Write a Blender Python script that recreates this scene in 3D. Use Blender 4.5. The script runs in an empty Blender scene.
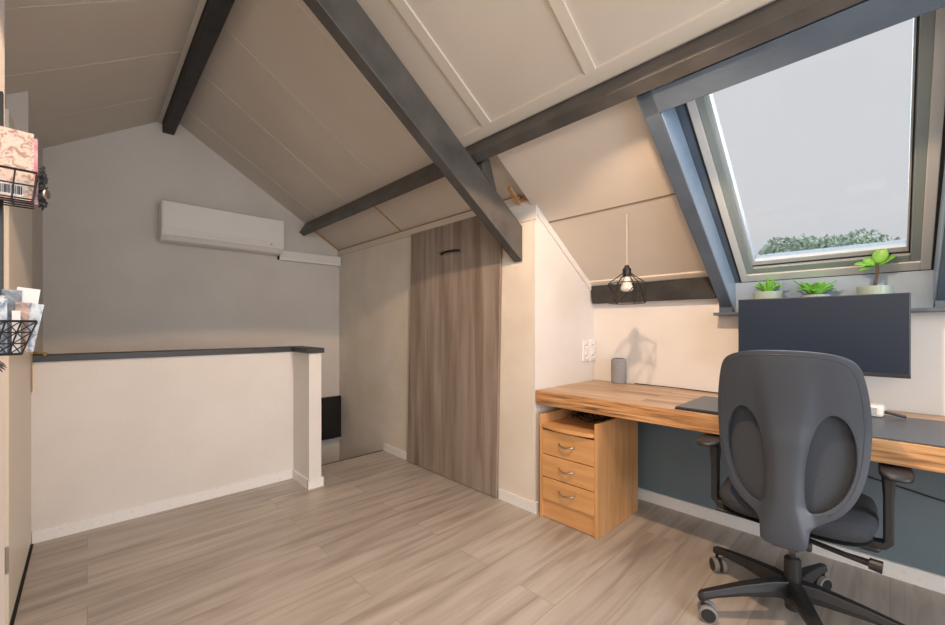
import bpy, bmesh, math, random
from mathutils import Vector, Matrix
from mathutils.geometry import delaunay_2d_cdt
random.seed(7)
S = bpy.context.scene
COL = S.collection
PI = math.pi

# ---------------------------------------------------------------- camera, world, lights, exposure
cam_d = bpy.data.cameras.new('camera')
cam = bpy.data.objects.new('camera', cam_d); COL.objects.link(cam)
FPX = 401.0
cam_d.sensor_width = 36.0
cam_d.lens = FPX / 945.0 * 36.0
cam_d.shift_y = 14.5 / 945.0
cam_d.clip_start = 0.02
cam_d.clip_end = 300
YAW = math.atan2(890 - 472.5, FPX)            # angle from view direction to the +X axis
cam.location = (0, 0, 1.14)
cam.rotation_euler = (PI / 2, 0, YAW - PI / 2)
S.camera = cam

w = bpy.data.worlds.new('overcast_sky'); S.world = w; w.use_nodes = True
wb = w.node_tree.nodes['Background']
wb.inputs[0].default_value = (0.955, 0.955, 1.0, 1); wb.inputs[1].default_value = 0.75

def light(name, kind, loc, energy, color, **kw):
    d = bpy.data.lights.new(name, kind); d.energy = energy; d.color = color
    for k, v in kw.items(): setattr(d, k, v)
    o = bpy.data.objects.new(name, d); o.location = loc; COL.objects.link(o); return o
def aim(o, target):
    o.rotation_euler = (Vector(target) - o.location).to_track_quat('-Z', 'Y').to_euler()

# bright overcast sky falling through the skylight
sun = light('sky_daylight', 'SUN', (6, 0, 6), 7.0, (0.70, 0.86, 1.0), angle=math.radians(80))
aim(sun, (6 - 1.0, 0.0, 6 - 1.25))
# warm ceiling lamp just above the frame
lamp = light('warm_ceiling_lamp', 'SPOT', (0.98, 0.577, 2.28), 112, (1.0, 0.67, 0.43), shadow_soft_size=0.03, spot_size=math.radians(145), spot_blend=0.04)
# added soft fill behind the camera; the back wall has no window
rear_fill = light('rear_fill_light', 'AREA', (0.6, -2.3, 1.35), 84, (0.87, 0.93, 1.0), shape='RECTANGLE', size=2.4, size_y=1.6)
aim(rear_fill, (0.6, 0, 1.35))
# added warm fill under the left slope, behind the camera; no window there
left_fill = light('left_warm_fill_light', 'AREA', (-0.95, -0.3, 1.86), 36, (1.0, 0.82, 0.64), shape='RECTANGLE', size=1.6, size_y=0.9)
aim(left_fill, (0.9, 0.8, 0.6))

S.view_settings.view_transform = 'Standard'
S.view_settings.look = 'None'
S.view_settings.gamma = 1
S.view_settings.use_curve_mapping = False
S.view_settings.exposure = 0.0

# ---------------------------------------------------------------- materials
def mat(name, color, rough=0.6, metal=0.0, spec=0.5):
    m = bpy.data.materials.new(name); m.use_nodes = True
    b = m.node_tree.nodes['Principled BSDF']
    b.inputs['Base Color'].default_value = (*color, 1)
    b.inputs['Roughness'].default_value = rough
    b.inputs['Metallic'].default_value = metal
    b.inputs['Specular IOR Level'].default_value = spec
    return m
def nd(m, t, **kw):
    n = m.node_tree.nodes.new(t)
    for k, v in kw.items(): setattr(n, k, v)
    return n
def lk(m, a, b): m.node_tree.links.new(a, b)
def noise_mix(m, c1, c2, scale=(1, 1, 1), nscale=5.0, detail=6, lo=0.35, hi=0.65, bump=0.0, bscale=None, rough=None):
    """colour between c1 and c2 by object-space noise, optional bump"""
    b = m.node_tree.nodes['Principled BSDF']
    tc = nd(m, 'ShaderNodeTexCoord'); mp = nd(m, 'ShaderNodeMapping'); mp.inputs['Scale'].default_value = scale
    n = nd(m, 'ShaderNodeTexNoise'); n.inputs['Scale'].default_value = nscale; n.inputs['Detail'].default_value = detail
    r = nd(m, 'ShaderNodeValToRGB')
    r.color_ramp.elements[0].position = lo; r.color_ramp.elements[0].color = (*c1, 1)
    r.color_ramp.elements[1].position = hi; r.color_ramp.elements[1].color = (*c2, 1)
    lk(m, tc.outputs['Object'], mp.inputs[0]); lk(m, mp.outputs[0], n.inputs['Vector'])
    lk(m, n.outputs[0], r.inputs[0]); lk(m, r.outputs[0], b.inputs['Base Color'])
    if bump:
        n2 = n
        if bscale:
            n2 = nd(m, 'ShaderNodeTexNoise'); n2.inputs['Scale'].default_value = bscale; n2.inputs['Detail'].default_value = 4
            lk(m, mp.outputs[0], n2.inputs['Vector'])
        bp = nd(m, 'ShaderNodeBump'); bp.inputs['Strength'].default_value = bump; bp.inputs['Distance'].default_value = 0.01
        lk(m, n2.outputs[0], bp.inputs['Height']); lk(m, bp.outputs[0], b.inputs['Normal'])
    return m

M = {}
M['wall'] = noise_mix(mat('wall_paint', (.7, .7, .7), .75), (.70, .675, .65), (.74, .72, .70), nscale=2.5, bump=.12, bscale=60)
M['gable'] = noise_mix(mat('shaded_wall_paint', (.6, .55, .5), .75), (.61, .565, .52), (.65, .61, .565), nscale=2.5, bump=.12, bscale=60)  # wall paint darkened and warmed to stand for the shade on the gable
M['plaster'] = noise_mix(mat('rough_plaster', (.7, .7, .7), .8), (.70, .64, .56), (.77, .72, .65), nscale=3, bump=.3, bscale=14)
M['ceil'] = noise_mix(mat('ceiling_panel', (.7, .7, .7), .55), (.62, .56, .49), (.66, .60, .53), nscale=2, bump=.06, bscale=40)
M['strip'] = mat('ceiling_strip', (.68, .62, .545), .5)
M['white'] = mat('white_lacquer', (.80, .78, .75), .35)
M['skirt'] = noise_mix(mat('skirting', (.8, .8, .8), .5), (.72, .72, .72), (.82, .82, .82), nscale=60, lo=.30, hi=.42)
M['blue'] = noise_mix(mat('blue_grey_paint', (.2, .25, .3), .7), (.13, .185, .225), (.15, .205, .245), nscale=3, bump=.08, bscale=60)
M['door'] = mat('door_paint', (.72, .68, .61), .4)
M['doorframe'] = mat('door_edge_paint', (.74, .68, .58), .45)
M['beam'] = noise_mix(mat('painted_timber', (.07, .07, .07), .45), (.058, .055, .053), (.108, .100, .094), scale=(1, 1, 1), nscale=7, lo=.3, hi=.75, bump=.25, bscale=22)
M['beamblue'] = noise_mix(mat('skylit_timber', (.1, .1, .1), .38), (.072, .10, .14), (.105, .145, .195), nscale=5, lo=.3, hi=.75, bump=.15, bscale=25)  # beam paint turned blue to stand for the skylight falling on it
M['ridge'] = noise_mix(mat('ridge_timber', (.02, .02, .02), .6), (.014, .014, .015), (.03, .03, .03), nscale=9, bump=.3, bscale=22)
M['cap'] = mat('dark_cap_paint', (.03, .034, .04), .45)
M['rawwood'] = noise_mix(mat('raw_pine', (.5, .3, .15), .6), (.36, .19, .08), (.52, .30, .14), scale=(1, 6, 6), nscale=9)
M['black'] = mat('black_plastic', (.018, .019, .021), .42)
M['cagemetal'] = mat('cage_wire', (.06, .055, .05), .3, .7)
M['reveal'] = noise_mix(mat('skylit_board', (.4, .5, .6), .3), (.22, .32, .45), (.31, .41, .54), nscale=4)  # pale blue stands for sky light on the niche boards
M['blackmetal'] = mat('black_metal', (.012, .012, .013), .4, .3)
M['rubber'] = mat('grey_rubber', (.22, .22, .225), .6)
M['greyring'] = mat('grey_wheel_plastic', (.30, .30, .31), .4)
M['chrome'] = mat('chrome', (.85, .85, .86), .35, 1.0)
M['brass'] = mat('brass', (.66, .52, .28), .3, 1.0)
M['nickel'] = mat('brushed_nickel', (.55, .53, .50), .3, 1.0)
M['acwhite'] = mat('glossy_white_plastic', (.80, .77, .74), .18)
M['outlet'] = mat('socket_plastic', (.80, .80, .80), .35)
M['dark'] = mat('dark_recess', (.01, .01, .01), .8)
M['chairback'] = mat('chair_shell_plastic', (.042, .052, .070), .38)
M['seatcloth'] = noise_mix(mat('seat_cloth', (.03, .035, .045), .9), (.022, .026, .034), (.04, .045, .056), nscale=300, bump=.2, bscale=500)
M['screen'] = mat('screen_glass', (.014, .025, .048), .38, 0, .3)
M['bezel'] = mat('monitor_plastic', (.02, .024, .03), .4)
M['mat'] = noise_mix(mat('desk_pad', (.05, .05, .06), .38), (.07, .082, .10), (.085, .098, .115), nscale=50, bump=.05, bscale=300)
M['matblack'] = mat('black_pad', (.022, .024, .028), .3)
M['pot'] = mat('pale_green_glaze', (.36, .45, .40), .4)
M['potblue'] = mat('pale_grey_glaze', (.42, .48, .52), .4)
M['soil'] = mat('potting_soil', (.03, .02, .014), .95)
M['leaf'] = noise_mix(mat('leaf_green', (.2, .5, .08), .4), (.14, .46, .05), (.26, .62, .10), nscale=20)
M['stem'] = mat('plant_stem', (.12, .07, .05), .7)
M['bulb'] = mat('milky_bulb', (.72, .70, .66), .25)
M['cord'] = mat('cream_cord', (.62, .56, .50), .6)
M['speaker'] = noise_mix(mat('grey_speaker_cloth', (.3, .3, .32), .8), (.24, .25, .27), (.32, .33, .35), nscale=120, bump=.3, bscale=400)
M['frame_w'] = mat('window_cream', (.64, .67, .67), .35)
M['frame_g'] = mat('window_grey_green', (.29, .35, .35), .35)
M['bead'] = mat('window_grey_bead', (.55, .60, .64), .35)
M['gasket'] = mat('black_gasket', (.015, .015, .016), .6)
M['treeleaf'] = noise_mix(mat('tree_leaves', (.1, .15, .08), .8), (.34, .40, .31), (.50, .56, .46), nscale=1.2)  # leaf green paled to carry the haze of the glass
M['bark'] = mat('tree_bark', (.1, .08, .06), .9)
M['screenpanel'] = mat('black_panel_gloss', (.012, .012, .013), .25)

def wood_mat(name, c1, c2, c3, axis, stretch=14, nscale=3.0, rough=.45, bump=.1):
    """streaky grain running along one axis"""
    m = mat(name, c1, rough); b = m.node_tree.nodes['Principled BSDF']
    sc = [stretch] * 3; sc['XYZ'.index(axis)] = 1.0
    tc = nd(m, 'ShaderNodeTexCoord'); mp = nd(m, 'ShaderNodeMapping'); mp.inputs['Scale'].default_value = sc
    n = nd(m, 'ShaderNodeTexNoise'); n.inputs['Scale'].default_value = nscale; n.inputs['Detail'].default_value = 8; n.inputs['Distortion'].default_value = .4
    r = nd(m, 'ShaderNodeValToRGB'); e = r.color_ramp.elements
    e[0].position = .3; e[0].color = (*c1, 1); e[1].position = .7; e[1].color = (*c3, 1)
    q = e.new(.5); q.color = (*c2, 1)
    lk(m, tc.outputs['Object'], mp.inputs[0]); lk(m, mp.outputs[0], n.inputs['Vector']); lk(m, n.outputs[0], r.inputs[0])
    lk(m, r.outputs[0], b.inputs['Base Color'])
    if bump:
        bp = nd(m, 'ShaderNodeBump'); bp.inputs['Strength'].default_value = bump; bp.inputs['Distance'].default_value = .005
        lk(m, n.outputs[0], bp.inputs['Height']); lk(m, bp.outputs[0], b.inputs['Normal'])
    return m
M['beech'] = wood_mat('beech_veneer', (.56, .29, .115), (.62, .34, .145), (.68, .39, .18), 'Z', 10, 2.5, .4, .03)
M['beech_h'] = wood_mat('beech_veneer_flat', (.56, .29, .11), (.63, .34, .14), (.69, .39, .17), 'Y', 10, 2.5, .4, .03)
M['panelwood'] = wood_mat('grey_oak_door', (.19, .145, .115), (.29, .235, .195), (.38, .32, .275), 'Z', 14, 1.1, .5, .08)

def plank_mat(name, along, cols, width, length, rough, groove, grain=18, gap=.0016, tone=.5):
    """planks laid along X or Y in object space with grain"""
    m = mat(name, cols[1], rough); b = m.node_tree.nodes['Principled BSDF']
    tc = nd(m, 'ShaderNodeTexCoord'); mp = nd(m, 'ShaderNodeMapping')
    if along == 'Y': mp.inputs['Rotation'].default_value = (0, 0, PI / 2)
    lk(m, tc.outputs['Object'], mp.inputs[0])
    br = nd(m, 'ShaderNodeTexBrick'); br.offset = .37; br.offset_frequency = 2
    br.inputs['Scale'].default_value = 1; br.inputs['Brick Width'].default_value = length; br.inputs['Row Height'].default_value = width
    br.inputs['Mortar Size'].default_value = gap; br.inputs['Mortar Smooth'].default_value = .3; br.inputs['Bias'].default_value = 0
    br.inputs['Color1'].default_value = (0, 0, 0, 1); br.inputs['Color2'].default_value = (1, 1, 1, 1); br.inputs['Mortar'].default_value = (.5, .5, .5, 1)
    lk(m, mp.outputs[0], br.inputs['Vector'])
    # grain: noise stretched along the plank, shifted per plank
    mul = nd(m, 'ShaderNodeVectorMath', operation='MULTIPLY'); mul.inputs[1].default_value = (1, grain, grain)
    add = nd(m, 'ShaderNodeVectorMath', operation='ADD')
    sc = nd(m, 'ShaderNodeVectorMath', operation='SCALE'); sc.inputs['Scale'].default_value = 13.7
    lk(m, mp.outputs[0], mul.inputs[0]); lk(m, br.outputs['Color'], sc.inputs[0]); lk(m, mul.outputs[0], add.inputs[0]); lk(m, sc.outputs[0], add.inputs[1])
    n = nd(m, 'ShaderNodeTexNoise'); n.inputs['Scale'].default_value = 1.7; n.inputs['Detail'].default_value = 9; n.inputs['Distortion'].default_value = .7
    lk(m, add.outputs[0], n.inputs['Vector'])
    r = nd(m, 'ShaderNodeValToRGB'); e = r.color_ramp.elements
    e[0].position = .28; e[0].color = (*cols[0], 1); e[1].position = .72; e[1].color = (*cols[2], 1); q = e.new(.5); q.color = (*cols[1], 1)
    lk(m, n.outputs[0], r.inputs[0])
    # per-plank tone
    mx = nd(m, 'ShaderNodeMix', data_type='RGBA', blend_type='MULTIPLY')
    mr = nd(m, 'ShaderNodeMapRange'); mr.inputs['To Min'].default_value = 1 - tone * .5; mr.inputs['To Max'].default_value = 1.0
    lk(m, br.outputs['Color'], mr.inputs['Value'])
    mx.inputs[0].default_value = 1; lk(m, r.outputs[0], mx.inputs[6]); lk(m, mr.outputs[0], mx.inputs[7])
    mg = nd(m, 'ShaderNodeMix', data_type='RGBA'); mg.inputs[7].default_value = (*groove, 1)
    lk(m, br.outputs['Fac'], mg.inputs[0]); lk(m, mx.outputs[2], mg.inputs[6]); lk(m, mg.outputs[2], b.inputs['Base Color'])
    bp = nd(m, 'ShaderNodeBump'); bp.inputs['Strength'].default_value = .08; bp.inputs['Distance'].default_value = .004
    lk(m, n.outputs[0], bp.inputs['Height']); lk(m, bp.outputs[0], b.inputs['Normal'])
    return m
M['floor'] = plank_mat('laminate_floor', 'X', ((.30, .26, .225), (.43, .385, .345), (.52, .475, .43)), .19, 1.38, .36, (.27, .23, .20), 10, .0014, .22)
M['desk'] = plank_mat('reclaimed_wood', 'Y', ((.36, .22, .13), (.62, .43, .29), (.80, .63, .47)), .095, 1.9, .5, (.12, .06, .03), 16, .0014, .6)
M['deskfront'] = wood_mat('reclaimed_wood_edge', (.15, .075, .035), (.48, .25, .10), (.64, .38, .19), 'Y', 24, 4.5, .5, .2)

def glass_mat():
    m = bpy.data.materials.new('window_glass'); m.use_nodes = True; nt = m.node_tree
    for n in list(nt.nodes): nt.nodes.remove(n)
    out = nt.nodes.new('ShaderNodeOutputMaterial'); mix = nt.nodes.new('ShaderNodeMixShader')
    t = nt.nodes.new('ShaderNodeBsdfTransparent'); g = nt.nodes.new('ShaderNodeBsdfGlossy'); g.inputs['Roughness'].default_value = .05
    t.inputs[0].default_value = (.96, .97, .97, 1)
    f = nt.nodes.new('ShaderNodeFresnel'); f.inputs[0].default_value = 1.3
    nt.links.new(f.outputs[0], mix.inputs[0]); nt.links.new(t.outputs[0], mix.inputs[1]); nt.links.new(g.outputs[0], mix.inputs[2]); nt.links.new(mix.outputs[0], out.inputs[0])
    return m
M['glass'] = glass_mat()
def mesh_cloth_mat():
    m = mat('backrest_mesh', (.05, .06, .075), .8); nt = m.node_tree; b = nt.nodes['Principled BSDF']
    tc = nd(m, 'ShaderNodeTexCoord')
    n = nd(m, 'ShaderNodeTexNoise'); n.inputs['Scale'].default_value = 260; lk(m, tc.outputs['Object'], n.inputs['Vector'])
    r = nd(m, 'ShaderNodeValToRGB'); r.color_ramp.elements[0].color = (.018, .024, .034, 1); r.color_ramp.elements[1].color = (.055, .066, .086, 1)
    lk(m, n.outputs[0], r.inputs[0]); lk(m, r.outputs[0], b.inputs['Base Color'])
    return m
M['meshcloth'] = mesh_cloth_mat()
def magazine_mat(name, base, ink, ink2, scale=30):
    m = mat(name, base, .4); b = m.node_tree.nodes['Principled BSDF']
    tc = nd(m, 'ShaderNodeTexCoord')
    v = nd(m, 'ShaderNodeTexNoise'); v.inputs['Scale'].default_value = scale; v.inputs['Detail'].default_value = 3; v.inputs['Distortion'].default_value = 1.5
    r = nd(m, 'ShaderNodeValToRGB'); r.color_ramp.interpolation = 'LINEAR'; e = r.color_ramp.elements
    e[0].position = .38; e[0].color = (*ink, 1); e[1].position = .52; e[1].color = (*base, 1); q = e.new(.68); q.color = (*ink2, 1)
    lk(m, tc.outputs['Object'], v.inputs['Vector']); lk(m, v.outputs[0], r.inputs[0]); lk(m, r.outputs[0], b.inputs['Base Color'])
    return m
M['mag'] = magazine_mat('magazine_cover', (.52, .42, .36), (.30, .19, .15), (.50, .44, .42), 75)
M['mag2'] = magazine_mat('pink_magazine_cover', (.66, .36, .42), (.55, .18, .28), (.75, .6, .6), 20)
M['paper'] = mat('white_paper', (.56, .56, .58), .5)
M['bro_blue'] = magazine_mat('blue_brochure', (.34, .40, .46), (.10, .14, .20), (.50, .53, .56), 40)
M['bro_brown'] = magazine_mat('brown_brochure', (.36, .22, .17), (.12, .09, .08), (.60, .52, .46), 25)
M['bro_dark'] = magazine_mat('dark_brochure', (.10, .12, .15), (.05, .05, .06), (.30, .34, .38), 25)

# ---------------------------------------------------------------- mesh helpers
def obj(name, bm, m, parent=None, smooth=False, bevel=0, kind=None):
    me = bpy.data.meshes.new(name)
    bmesh.ops.recalc_face_normals(bm, faces=bm.faces)
    bm.to_mesh(me); bm.free()
    if smooth:
        for p in me.polygons: p.use_smooth = True
    for k in (m if isinstance(m, (list, tuple)) else [m]): me.materials.append(k)
    o = bpy.data.objects.new(name, me); COL.objects.link(o)
    if parent: o.parent = parent
    if bevel:
        b = o.modifiers.new('bevel', 'BEVEL'); b.width = bevel; b.segments = 2; b.limit_method = 'ANGLE'; b.angle_limit = math.radians(40)
    if kind: o['kind'] = kind
    return o
def struct(name, bm, m, **kw): return obj(name, bm, m, kind='structure', **kw)
def thing(name, label, cat, loc=(0, 0, 0), rotz=0, group=None):
    o = bpy.data.objects.new(name, None); COL.objects.link(o); o.empty_display_size = .05
    o.location = loc; o.rotation_euler = (0, 0, rotz); return tag(o, label, cat, group)
def tag(o, label, cat, group=None):
    o['label'] = label; o['category'] = cat
    if group: o['group'] = group
    return o
def copy_tree(o, parent=None):
    c = o.copy(); COL.objects.link(c); c.parent = parent
    for ch in [x for x in S.objects if x.parent == o and x != c]: copy_tree(ch, c)
    return c
def box(bm, a, b, mi=0):
    x0, y0, z0 = [min(a[i], b[i]) for i in range(3)]; x1, y1, z1 = [max(a[i], b[i]) for i in range(3)]
    v = [bm.verts.new(p) for p in ((x0, y0, z0), (x1, y0, z0), (x1, y1, z0), (x0, y1, z0), (x0, y0, z1), (x1, y0, z1), (x1, y1, z1), (x0, y1, z1))]
    for f in ((0, 3, 2, 1), (4, 5, 6, 7), (0, 1, 5, 4), (1, 2, 6, 5), (2, 3, 7, 6), (3, 0, 4, 7)):
        bm.faces.new([v[i] for i in f]).material_index = mi
    return bm
def B(*boxes):
    bm = bmesh.new()
    for a, b in boxes: box(bm, a, b)
    return bm
def prism_y(pts, y0, y1, bm=None):
    """polygon in XZ extruded along Y"""
    bm = bm or bmesh.new()
    a = [bm.verts.new((p[0], y0, p[1])) for p in pts]; b = [bm.verts.new((p[0], y1, p[1])) for p in pts]
    bm.faces.new(a); bm.faces.new(b[::-1]); n = len(pts)
    for i in range(n): bm.faces.new((a[i], b[i], b[(i + 1) % n], a[(i + 1) % n]))
    return bm
def hexa(p, bm=None):
    """8 corner box: first four one end, last four the other"""
    bm = bm or bmesh.new(); v = [bm.verts.new(q) for q in p]
    for f in ((0, 1, 2, 3), (7, 6, 5, 4), (0, 4, 5, 1), (1, 5, 6, 2), (2, 6, 7, 3), (3, 7, 4, 0)): bm.faces.new([v[i] for i in f])
    return bm
def tube(bm, pts, r, n=8, closed=False):
    pts = [Vector(p) for p in pts]; rs = r if isinstance(r, (list, tuple)) else [r] * len(pts)
    L = len(pts); rings = []; prev = None
    for i, p in enumerate(pts):
        if closed: t = pts[(i + 1) % L] - pts[i - 1]
        else: t = pts[min(i + 1, L - 1)] - pts[max(i - 1, 0)]
        t.normalize()
        if prev is None:
            up = Vector((0, 0, 1)) if abs(t.z) < .9 else Vector((1, 0, 0)); u = t.cross(up).normalized()
        else:
            u = (prev - t * prev.dot(t)).normalized()
        prev = u; v = t.cross(u)
        rings.append([bm.verts.new(p + (u * math.cos(2 * PI * k / n) + v * math.sin(2 * PI * k / n)) * rs[i]) for k in range(n)])
    m = L if closed else L - 1
    for i in range(m):
        a, b = rings[i], rings[(i + 1) % L]
        for k in range(n): bm.faces.new((a[k], a[(k + 1) % n], b[(k + 1) % n], b[k]))
    if not closed: bm.faces.new(rings[0][::-1]); bm.faces.new(rings[-1])
    return bm
def lathe(bm, prof, n=32, c=(0, 0, 0), sx=1, sy=1, cap0=True, cap1=True):
    rings = []
    for r, z in prof:
        rings.append([bm.verts.new((c[0] + r * sx * math.cos(2 * PI * k / n), c[1] + r * sy * math.sin(2 * PI * k / n), c[2] + z)) for k in range(n)])
    for a, b in zip(rings, rings[1:]):
        for k in range(n): bm.faces.new((a[k], a[(k + 1) % n], b[(k + 1) % n], b[k]))
    if cap0: bm.faces.new(rings[0][::-1])
    if cap1: bm.faces.new(rings[-1])
    return bm
def xform(bm, mtx): bmesh.ops.transform(bm, matrix=mtx, verts=bm.verts); return bm

# ---------------------------------------------------------------- measures of the place
XG, YG = 1.98, 4.16           # closet wall plane, gable wall plane
XK, YC = 2.69, 1.507          # knee wall plane, closet side wall plane
def zr(x): return 3.202 - .62 * x             # right slope underside (upper part)
def zl(x): return 2.553 + .65 * x             # left slope underside
def zb(x): return 3.212 - .67 * x             # slope underside in the desk bay
XR = (3.202 - 2.553) / 1.27; ZR = zr(XR)
BACK = -2.4

# ---------------------------------------------------------------- structure: floor and walls
struct('floor', B(((-1.95, BACK, -.04), (2.75, 3.24, 0))), M['floor'])
struct('trim_1', B(((1.1, 3.236, -.06), (1.98, 3.25, .002))), M['cap'])                      # dark nosing at the stair hole
struct('floor.001', B(((-.5, 3.0, -2.64), (2.2, 4.3, -2.6))), M['floor'])                      # storey below, seen down the stair hole
bm = prism_y([(-.5, -2.6), (2.2, -2.6), (2.2, zr(2.2) + .02), (XR, ZR + .02), (-.5, zl(-.5) + .02)], YG, YG + .1)
struct('wall_gable', bm, M['gable'])
# closet front wall (faces the room) and its side wall, going down into the stair well
bm = B(((XG, YC + .02, -2.6), (XG + .06, YG, zr(XG) - .03)))
struct('wall_closet_front', bm, M['plaster'])
bm = prism_y([(XG, 0), (XK + .06, 0), (XK + .06, zb(XK + .06) + .015), (XG, zb(XG) + .015)], YC, YC + .019)
struct('wall_closet_side', bm, M['wall'])
# stair well side under the half wall and its far end
struct('wall_stair_side', B(((-.3, 3.15, -2.6), (2.0, 3.235, -.045))), M['wall'])
# knee wall: blue below the desk, white above, ends where the roof window niche begins
struct('wall_knee_lower', B(((2.652, BACK, 0), (XK + .06, YC, .665))), M['blue'])
struct('wall_knee_upper', B(((XK, BACK, .665), (XK + .06, YC, 1.205)), ((XK, .70, 1.205), (XK + .06, YC, 1.50)), ((XK, BACK, 1.205), (XK + .06, -.20, 1.50))), M['wall'])
# left wall
struct('wall_left', B(((-.40, 1.46, 0), (-.306, 3.20, 2.36))), M['wall'])
struct('wall_left_far', B(((-.40, 3.20, -2.6), (-.228, YG, 2.43))), M['gable'])
struct('wall_left_pier', prism_y([(-1.95, 0), (-.142, 0), (-.142, zl(-.142) - .005), (-1.95, zl(-1.95) - .005)], 1.36, 1.46), M['wall'])
struct('wall_left_near', B(((-1.95, BACK, 0), (-1.87, 1.36, zl(-1.87) - .01))), M['wall'])
bm = prism_y([(-1.95, 0), (2.75, 0), (2.75, zr(2.75)), (XR, ZR), (-1.95, zl(-1.95))], BACK - .1, BACK)
struct('wall_back', bm, M['wall'])

# ---------------------------------------------------------------- structure: roof linings
T = .07
def slab(pts, y0, y1, t=T):
    (xa, za), (xb, zb_) = pts
    return prism_y([(xa, za), (xb, zb_), (xb + .0, zb_ + t), (xa, za + t)], y0, y1)
struct('ceiling_left_slope', slab([(-1.99, zl(-1.99)), (XR, ZR)], BACK - .05, YG + .1), M['ceil'])
struct('ceiling_right_slope', slab([(XR, ZR), (1.66, zr(1.66))], BACK - .05, YG + .1), M['ceil'])
struct('ceiling_right_low', slab([(1.66, zr(1.66)), (2.75, zr(2.75))], 1.527, YG + .1), M['ceil'])
struct('ceiling_desk_bay', prism_y([(1.638, zb(1.638)), (2.76, zb(2.76)), (2.76, zb(2.76) + .2), (1.70, zr(1.66) + .05)], .70, 1.5265), M['ceil'])
struct('ceiling_far_bay', prism_y([(1.638, zb(1.638)), (2.76, zb(2.76)), (2.76, zb(2.76) + .2), (1.70, zr(1.66) + .05)], BACK, -.20), M['ceil'])

# raised cover strips on the slopes
def strip_slope(name, f, x0, x1, y0, y1, t, m=M['strip']):
    pr = prism_y([(x0, f(x0)), (x1, f(x1)), (x1, f(x1) - t), (x0, f(x0) - t)], y0, y1)
    return struct(name, pr, m)
n_ = 2
def nxt():
    global n_; n_ += 1; return 'trim_%d' % n_
for y in (3.845, 3.235, 2.64): strip_slope(nxt(), zr, XR + .06, 1.60, y - .008, y + .008, .003, M['ceil'])
for y in (2.03,): strip_slope(nxt(), zr, XR + .06, 1.60, y - .008, y + .008, .003, M['ceil'])
strip_slope(nxt(), zr, XR + .06, 1.565, 1.475, 1.535, .012)
strip_slope(nxt(), zr, XR + .06, 1.565, .862, .912, .012)
strip_slope(nxt(), zr, XR + .06, 1.565, .25, .30, .012)
strip_slope(nxt(), zr, 1.55, 1.60, BACK, 1.90, .0125)
for y in (3.64, 3.0, 2.43, 1.83, 1.2): strip_slope(nxt(), zl, -.35 if y > 1.4 else -1.8, XR - .06, y - .005, y + .005, .0015, M['ceil'])
# ridge batten, light, left of the ridge beam
struct(nxt(), B(((XR - .095, BACK, zl(XR - .07) - .025), (XR - .07, YG, zl(XR - .07) + .01))), M['strip'])
# raw seams in the low part at the stair side
strip_slope(nxt(), zr, 1.70, XG, 2.945, 2.965, .003, M['rawwood'])
strip_slope(nxt(), zr, 1.70, XG, YG - .02, YG, .012, M['rawwood'])
struct(nxt(), B(((XG - .02, 1.62, zr(XG) - .062), (XG + .01, YG, zr(XG) - .012))), M['strip'])   # trim along top of closet wall
struct(nxt(), B(((XG - .012, 1.62, zr(XG) - .014), (XG + .01, YG, zr(XG) + .0))), M['rawwood'])
# dark seam across the desk bay lining, cover strip at its foot and rake strip on the closet side
bm = prism_y([(2.100, zb(2.100)), (2.108, zb(2.108)), (2.108, zb(2.108) - .002), (2.100, zb(2.100) - .002)], .72, YC)
struct(nxt(), bm, mat('dark_seam', (.22, .17, .13), .8))
struct(nxt(), prism_y([(2.60, zb(2.60)), (2.635, zb(2.635)), (2.635, zb(2.635) - .010), (2.60, zb(2.60) - .010)], .72, YC), M['strip'])
struct(nxt(), prism_y([(XG + .0, zb(XG) - .001), (XK, zb(XK) - .001), (XK, zb(XK) - .05), (XG, zb(XG) - .05)], YC - .012, YC - .0005), M['wall'])

# skirtings
struct('baseboard_half_wall', B(((-.21, 3.118, 0), (1.125, 3.13, .065)), ((1.113, 2.82, 0), (1.125, 3.118, .065)), ((1.113, 2.818, 0), (1.224, 2.83, .065)), ((1.212, 2.83, 0), (1.224, 3.23, .065))), M['skirt'])
struct('baseboard_knee', B(((2.638, BACK, 0), (2.652, YC, .07))), M['skirt'])
struct('baseboard_closet', B(((XG - .012, YC - .012, 0), (XG - .0003, 1.80, .065)), ((XG - .012, 2.885, 0), (XG - .0003, 3.235, .065)), ((XG + .0, YC - .012, 0), (2.0, YC - .0003, .065))), M['skirt'])

# ---------------------------------------------------------------- half wall round the stair hole
half = struct('wall_half', B(((-.215, 3.13, -.04), (1.125, 3.23, .955)), ((1.125, 2.83, 0), (1.212, 3.23, .955))), M['wall'])
struct('trim_1.001', B(((-.215, 3.11, .955), (1.228, 3.245, .99)), ((1.105, 2.812, .955), (1.228, 3.11, .99))), M['cap'], bevel=.003)

# ---------------------------------------------------------------- roof timbers
def tagged(name, bm, m, label, cat, group=None, **kw): return tag(obj(name, bm, m, **kw), label, cat, group)
tagged('ridge_beam', B(((.446, BACK, 2.745), (.525, YG, 2.84))), M['ridge'], 'black timber ridge beam running along the peak to the gable wall', 'beam', bevel=.004)
# purlin, tilted square to the slope
ns = Vector((-.527, 0, -.85)); es = Vector((.85, 0, -.527))
def quad_along(p0, a, da, b, db, y0, y1):
    pts = [p0, p0 + a * da, p0 + a * da + b * db, p0 + b * db]
    return prism_y([(q.x, q.z) for q in pts], y0, y1)
tagged('purlin', quad_along(Vector((1.612, 0, 2.202)), ns, .12, es, .058, BACK, YG), M['beam'], 'long dark grey timber purlin crossing under the right slope to the gable wall', 'beam', bevel=.004)
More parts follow.
